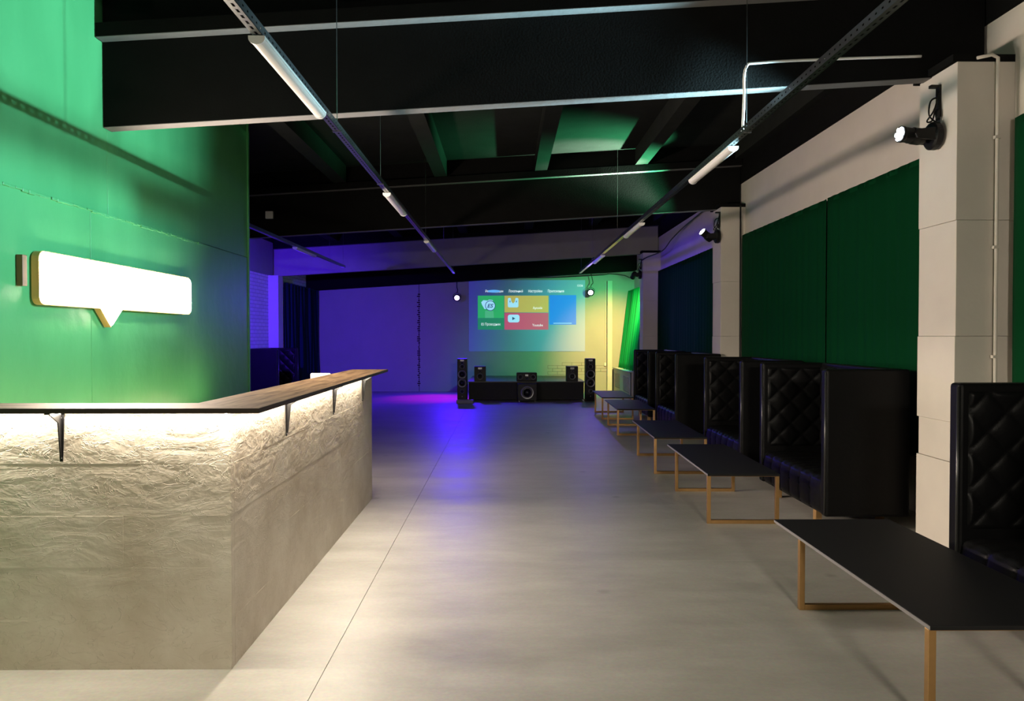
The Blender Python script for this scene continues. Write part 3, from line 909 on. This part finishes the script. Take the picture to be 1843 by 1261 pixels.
poly(circ(882.5, 550, 8.2), 'icon_disc', T_LB, 0.0098, tg)
poly([(873, 559), (888, 559), (889, 572), (873, 572)], 'icon_trunk', tile('icon_pale_green', (0.08, 0.55, 0.25), 0.7), 0.0065, tg)
poly(rrect(914, 933, 536, 553, 2.5), 'bag_icon', T_LB, 0.0065, ty)
poly([(919, 535.9), (928, 535.9), (926.5, 543), (923.5, 546), (920.5, 543)], 'bag_notch', T_Y, 0.0082, ty)
srect(917.3, 918.6, 541, 544, 'bag_eyelet', T_DB, 0.0082, ty)
srect(928.8, 930.1, 541, 544, 'bag_eyelet', T_DB, 0.0082, ty)
poly(rrect(914, 935, 566, 580, 4), 'player_icon', T_LB, 0.0065, tm)
poly([(922, 570), (922, 576), (927.5, 573)], 'play_triangle', T_DB, 0.0082, tm)
srect(996, 1029, 581, 582, 'caption_line', T_LB, 0.0065, tb)

def text(body, px, py, hpx, mat, name, parent, dy=0.007, bold=0.0, shear=0.0, wpx=None):
    cu = bpy.data.curves.new(name, 'FONT')
    cu.body = body
    cu.size = hpx / 1384 * YP * 1.35
    cu.align_x = 'LEFT'
    cu.offset = bold
    cu.shear = shear
    cu.resolution_u = 2
    o = bpy.data.objects.new(name, cu)
    COL.objects.link(o)
    bpy.context.view_layer.update()
    me = bpy.data.meshes.new_from_object(o.evaluated_get(bpy.context.evaluated_depsgraph_get()))
    bpy.data.objects.remove(o)
    me.materials.clear(); me.materials.append(mat)
    if wpx:
        k = wpx / 1384 * YP / max(v.co.x for v in me.vertices)
        for v in me.vertices: v.co.x *= k
    r = bpy.data.objects.new(name, me); COL.objects.link(r)
    r.parent = parent
    r.location = (sx_(px), -dy, sz_(py))
    if parent == scr: r.location = Vector(r.location) - Vector((scr.location.x, 0, scr.location.z))
    r.rotation_euler = (R(90), 0, 0)
    return r

mh = rect(0, 0, 0, 0, 'x', T_HI, 0.0); bpy.data.objects.remove(mh)
hl = MB().prism([(sx_(x), sz_(y)) for x, y in [(889 + 11.5 * math.cos(2 * math.pi * k / 20), 524 + 2.4 * math.sin(2 * math.pi * k / 20)) for k in range(20)]], -0.008, -0.0065, 'y').build('menu_highlight', T_HI, scr)
hl.location = (-scr.location.x, 0, -scr.location.z)
text('Рекомендации', 873.5, 526, 4.6, T_W, 'menu_text', scr, 0.006, wpx=32)
text('Локальный', 915, 526, 5.0, T_W, 'menu_text', scr, 0.006, wpx=26)
text('Настройки', 950.5, 526, 5.0, T_W, 'menu_text', scr, 0.006, wpx=25.5)
text('Приложения', 985.5, 526, 5.0, T_W, 'menu_text', scr, 0.006, wpx=29.5)
text('13:56', 1038, 515.6, 4.0, T_W, 'clock_text', scr, 0.006, wpx=11)
text('ES Проводник', 866, 585.5, 4.9, T_W, 'tile_text', tg, 0.009, wpx=35)
text('Aptoide', 959, 556, 4.9, T_W, 'tile_text', ty, 0.009, wpx=17)
text('Youtube', 958, 587, 4.9, T_W, 'tile_text', tm, 0.009, wpx=19)
text('ES', 876.6, 553.5, 7.0, T_DB, 'icon_text', tg, 0.0118, 0.003, 0.25, wpx=11.5)

# ------------------------------------------------------------------ stage and loudspeakers
st = empty('stage_platform', (0.47, 19.3, 0))
tag(st, 'low black stage platform in front of the back wall', 'stage')
MB().box(-1.33, 1.36, -1.33, 1.3, 0.02, 0.425).build('fascia', STAGEM, st, bevel=0.004)
for k in range(3):
    MB().box(-1.35 + k * 0.9137, -1.35 + (k + 1) * 0.9137 - 0.004, -1.35, 1.32, 0.426, 0.446).build('deck_board', plain('stage_deck', (0.018, 0.018, 0.020), 0.35, noise=0.2), st)

def driver(parent, x, y, z, r, name='woofer'):
    """round driver on a front face looking towards -y"""
    M = Matrix.Translation((x, y, z)) @ Matrix.Rotation(R(90), 4, 'X')
    o = MB().lathe([(r * 0.80, 0.0), (r, 0.0), (r, 0.006), (r * 0.94, 0.010), (r * 0.84, 0.008), (r * 0.80, 0.0)], 24, M).build(name, RING, parent)
    MB().lathe([(r * 0.83, 0.003), (r * 0.72, 0.006), (r * 0.30, -0.012 if r > 0.05 else 0.002), (r * 0.27, 0.004), (r * 0.12, 0.012)], 24, M).build('cone', CONE, o, smooth=True)
    return o

def tower():
    t = empty('floor_speaker')
    MB().box(-0.112, 0.112, 0.0, 0.30, 0.03, 0.985).build('cabinet', BLKPL, t, bevel=0.008)
    MB().box(-0.13, 0.13, -0.02, 0.32, 0.0, 0.03).build('plinth', BLKPL, t, bevel=0.004)
    MB().box(-0.045, 0.045, -0.006, 0.0, 0.925, 0.965).build('tweeter_horn', RING, t)
    driver(t, 0, 0, 0.885, 0.035, 'tweeter'); driver(t, 0, 0, 0.80, 0.055, 'midrange')
    driver(t, 0, 0, 0.625, 0.098); driver(t, 0, 0, 0.425, 0.098); driver(t, 0, 0, 0.235, 0.05, 'port')
    MB().box(-0.012, 0.012, -0.004, 0.0, 0.105, 0.125).build('badge', RING, t)
    return t

tw = tower(); tw.location = (-1.0, 17.68, 0)
tag(tw, 'tall black floor speaker left of the stage under blue light', 'speaker', 'floor speakers beside the stage')
tw2 = copy_tree(tw); tw2.location = (1.965, 17.75, 0)
tag(tw2, 'tall black floor speaker right of the stage against the yellow wall', 'speaker', 'floor speakers beside the stage')

def shelf_speaker():
    t = empty('bookshelf_speaker')
    MB().box(-0.135, 0.135, 0, 0.26, 0.0, 0.35).build('cabinet', BLKPL, t, bevel=0.008)
    MB().box(-0.045, 0.045, -0.006, 0.0, 0.28, 0.325).build('tweeter_horn', RING, t)
    driver(t, 0, 0, 0.24, 0.032, 'tweeter'); driver(t, 0, 0, 0.115, 0.075)
    return t
ss = shelf_speaker(); ss.location = (-0.60, 18.02, 0.446)
tag(ss, 'small black speaker on the left front of the stage', 'speaker', 'bookshelf speakers on the stage')
ss2 = copy_tree(ss); ss2.location = (1.565, 18.02, 0.446)
tag(ss2, 'small black speaker on the right front of the stage', 'speaker', 'bookshelf speakers on the stage')
cs = empty('center_speaker', (0.495, 17.98, 0.446))
tag(cs, 'wide low black speaker at the middle of the stage edge', 'speaker')
MB().box(-0.24, 0.24, 0, 0.24, 0.0, 0.205).build('cabinet', BLKPL, cs, bevel=0.02, seg=3)
driver(cs, -0.15, 0, 0.10, 0.06); driver(cs, 0.15, 0, 0.10, 0.06); driver(cs, 0, 0, 0.065, 0.03, 'tweeter')
MB().box(-0.035, 0.035, -0.006, 0, 0.12, 0.165).build('tweeter_horn', RING, cs)
sb = empty('subwoofer', (0.495, 17.55, 0))
tag(sb, 'black cube subwoofer on the floor before the stage', 'speaker')
MB().box(-0.22, 0.22, 0, 0.36, 0.025, 0.41).build('cabinet', BLKPL, sb, bevel=0.01)
driver(sb, 0, 0, 0.215, 0.148)
for xx in (-0.18, 0.18):
    for yy in (0.04, 0.32):
        MB().lathe([(0.025, 0), (0.02, 0.026)], 12).build('foot', RING, sb, loc=(xx, yy, 0))
pb = empty('power_box', (-0.91, 17.15, 0))
tag(pb, 'low grey box on the floor before the left floor speaker', 'box')
MB().box(-0.19, 0.19, 0, 0.2, 0.0, 0.075).build('body', GREYBX, pb, bevel=0.006)
MB().box(-0.17, 0.17, 0.03, 0.17, 0.0745, 0.08).build('lid', GREYBX, pb)

# ------------------------------------------------------------------ radiator cover and pipe casing by the stage
rc = empty('radiator_cover', (2.93, 18.0, 0))
tag(rc, 'white radiator cover with louvred grilles under the brightly lit green curtain', 'radiator cover')
mm = MB()
L_ = 2.85
mm.box(0, 0.015, 0, L_, 0, 0.13).box(0, 0.015, 0, L_, 0.55, 0.64)
for a, b_ in ((0, 0.15), (1.13, 1.70), (2.68, L_)):
    mm.box(0, 0.015, a, b_, 0.13, 0.55)
mm.build('front_panel', PALE2, rc)
MB().box(-0.03, 0.56, 0, L_, 0.64, 0.665).build('top_board', PALE2, rc, bevel=0.004)
MB().box(0.0, 0.55, 0, 0.015, 0, 0.64).build('end_panel', PALE2, rc)
for a, b_ in ((0.15, 1.13), (1.70, 2.68)):
    g = MB().box(-0.004, 0.012, a, a + 0.03, 0.13, 0.55).box(-0.004, 0.012, b_ - 0.03, b_, 0.13, 0.55).box(-0.004, 0.012, a, b_, 0.13, 0.155).box(-0.004, 0.012, a, b_, 0.525, 0.55).build('grille', PALE2, rc)
    slat = MB().box(-0.001, 0.014, -0.45, 0.45, -0.005, 0.005, Matrix.Rotation(R(-35), 4, 'Y')).mesh('slat', PALE2)
    for k in range(16):
        o = bpy.data.objects.new('slat', slat); COL.objects.link(o); o.parent = g
        o.location = (0.002, (a + b_) / 2, 0.17 + k * 0.0225)
    MB().box(0.03, 0.035, a, b_, 0.13, 0.55).build('grille_backing', JOINT, rc)
pc = MB().box(2.755, 2.885, 20.78, YB - 0.021, 0, 3.0).box(2.70, 2.715, 20.9, YB - 0.021, 0.75, 3.0).build('pipe_casing', PALE2, bw, bevel=0.004)
MB().box(2.685, 2.73, 20.88, YB - 0.021, 0.70, 0.78).build('valve', WHITEP, pc)

# ------------------------------------------------------------------ tall tufted sofas
def tuft(u, v, nu, nv):
    """pillow profile: 0 at buttons and seams, 1 at the middle of a pillow (diamond layout)"""
    a = u * nu; b = v * nv
    s1 = abs(math.sin(math.pi * (a + b) / 1.0)); s2 = abs(math.sin(math.pi * (a - b) / 1.0))
    return (s1 * s2) ** 0.35

def make_sofa():
    t = empty('high_back_sofa')
    D, L2, H0, H1 = 0.66, 1.56, 0.10, 1.245
    # local: x 0 (front, aisle) .. D (wall); y 0 (near) .. L
    sp = MB()
    for y in (0.0, L2 - 0.10):
        MB().box(0.0, D, y, y + 0.10, H0, H1).build('side_panel', LEATHER, t, bevel=0.022, seg=3)
        face = 0.101 if y == 0 else L2 - 0.101
        s = 1 if y == 0 else -1
        MB().grid(lambda u, v: (0.05 + u * (D - 0.12), face + s * (0.017 * tuft(u, v, 2.5, 3.5) * (1 if 0 < u < 1 and 0 < v < 1 else 0)), 0.45 + v * 0.75), 40, 56).build('side_cushion', LEATHER, t, smooth=True)
        pr = MB().tube([(0.0, y + 0.012, H0 + 0.02), (0.0, y + 0.012, H1 - 0.02)], 0.008, 8).build('piping', PIPING, t, smooth=True)
    MB().box(D - 0.10, D, 0.10, L2 - 0.10, H0, H1).build('backrest', LEATHER, t, bevel=0.02, seg=3)
    MB().grid(lambda u, v: (D - 0.101 - 0.022 * tuft(u, v, 6.0, 3.5) * (1 if 0 < u < 1 and 0 < v < 1 else 0), 0.12 + u * (L2 - 0.24), 0.44 + v * 0.77), 96, 56).build('back_cushion', LEATHER, t, smooth=True)
    st_ = MB()
    # seat: rounded front, pillowed top
    def seat(u, v):
        y = 0.104 + u * (L2 - 0.208)
        prof = [(0.03, H0), (0.005, H0 + 0.03), (0.0, H0 + 0.12), (0.0, H0 + 0.20), (0.012, H0 + 0.262), (0.04, H0 + 0.292), (0.10, H0 + 0.305), (0.25, H0 + 0.31), (0.42, H0 + 0.305), (D - 0.12, H0 + 0.295)]
        q = v * (len(prof) - 1); i = min(int(q), len(prof) - 2); f = q - i
        x = prof[i][0] * (1 - f) + prof[i + 1][0] * f; z = prof[i][1] * (1 - f) + prof[i + 1][1] * f
        c = abs(math.sin(math.pi * u * 6)) ** 0.4
        if v < 0.5: x += 0.012 * (1 - c) * (v > 0.05)
        else: z -= 0.018 * (1 - c) * (1 - abs(v - 0.75) * 2) + 0.004 * math.sin(u * 70 + v * 9)
        return (x, y, z)
    se = st_.grid(seat, 96, 36).build('seat', LEATHER, t, smooth=True)
    MB().box(0.035, D - 0.1, 0.104, L2 - 0.104, H0, H0 + 0.02).build('seat_base', BLKPL, t)
    bm_ = MB().lathe([(0.014, -0.004), (0.012, 0.004), (0.005, 0.008)], 10, Matrix.Rotation(R(-90), 4, 'Y')).mesh('button', LEATHER, True)
    for k in range(1, 6):
        o = bpy.data.objects.new('button', bm_); COL.objects.link(o); o.parent = se
        o.location = (0.008, 0.104 + k * (L2 - 0.208) / 6, H0 + 0.16)
    for k in range(2):
        for j in range(4):
            o = bpy.data.objects.new('button', bm_); COL.objects.link(o); o.parent = se
            o.location = (D - 0.106, 0.34 + j * 0.29, 0.66 + k * 0.3)
    for x in (0.05, D - 0.1):
        for y in (0.30, L2 - 0.36):
            MB().box(x, x + 0.05, y, y + 0.06, 0.0, H0 + 0.002).build('foot', FOOTW, t, bevel=0.004)
    return t

sf = make_sofa()
slots = [(2.47, 2.70, 'black tufted high-back sofa cut by the right edge of the picture'),
         (2.47, 5.90, 'black tufted high-back sofa just past the nearest pilaster'),
         (2.47, 8.02, 'black tufted high-back sofa just before the middle pilaster'),
         (2.47, 11.12, 'black tufted high-back sofa standing against the middle pilaster'),
         (2.47, 13.28, 'black tufted high-back sofa nearest the stage on the right')]
for i, (x, y, lb) in enumerate(slots):
    o = sf if i == 0 else copy_tree(sf)
    o.location = (x, y, 0)
    tag(o, lb, 'sofa', 'tall black sofas')
o = copy_tree(sf)
o.location = (-4.635, 15.65 + 1.56, 0); o.rotation_euler = (0, 0, R(180))
tag(o, 'black high-back sofa in the far left corner beyond the bar', 'sofa', 'tall black sofas')

# ------------------------------------------------------------------ low tables
def make_table(wd, frame_w, L2=1.70, gap=1.32):
    t = empty('low_table')
    H = 0.402
    MB().box(0, wd, 0, L2, H - 0.018, H).build('table_top', BLKLAM, t, bevel=0.0015)
    MB().box(-0.0012, 0.0, 0.002, L2 - 0.002, H - 0.017, H - 0.003).build('edge_strip', EDGEM, t)
    for y in (0.008, gap - 0.03):
        f = empty('leg_frame'); f.parent = t
        a = 0.030
        x0 = -0.002
        MB().box(x0, x0 + a, y, y + a, 0, H - 0.018).build('leg', COPPER, f, bevel=0.002)
        MB().box(x0 + frame_w - a, x0 + frame_w, y, y + a, 0, H - 0.018).build('leg', COPPER, f, bevel=0.002)
        MB().box(x0 + a, x0 + frame_w - a, y, y + a, 0.0, a).build('bottom_rail', COPPER, f, bevel=0.002)
        MB().box(x0 + a, x0 + frame_w - a, y, y + a, H - 0.018 - 0.005, H - 0.018).build('top_plate', COPPER, f, bevel=0.002)
    return t

tA = make_table(0.69, 0.57)
tB = make_table(0.575, 0.575)
tabs = [(tA, 1.612, 2.885, 0.0, 'low black table on copper frames nearest the camera, cut by the picture edge'),
        (tB, 1.615, 6.11, 1.2, 'low black table on copper frames second from the camera'),
        (None, 1.62, 8.34, 1.5, 'low black table on copper frames third from the camera'),
        (None, 1.69, 11.6, 1.0, 'low black table on copper frames fourth from the camera'),
        (None, 1.735, 13.83, 1.0, 'low black table on copper frames furthest from the camera near the stage')]
for (o, x, y, rz, lb) in tabs:
    if o is None: o = copy_tree(tB)
    o.location = (x, y, 0); o.rotation_euler = (0, 0, R(-rz))
    tag(o, lb, 'table', 'low tables before the sofas')
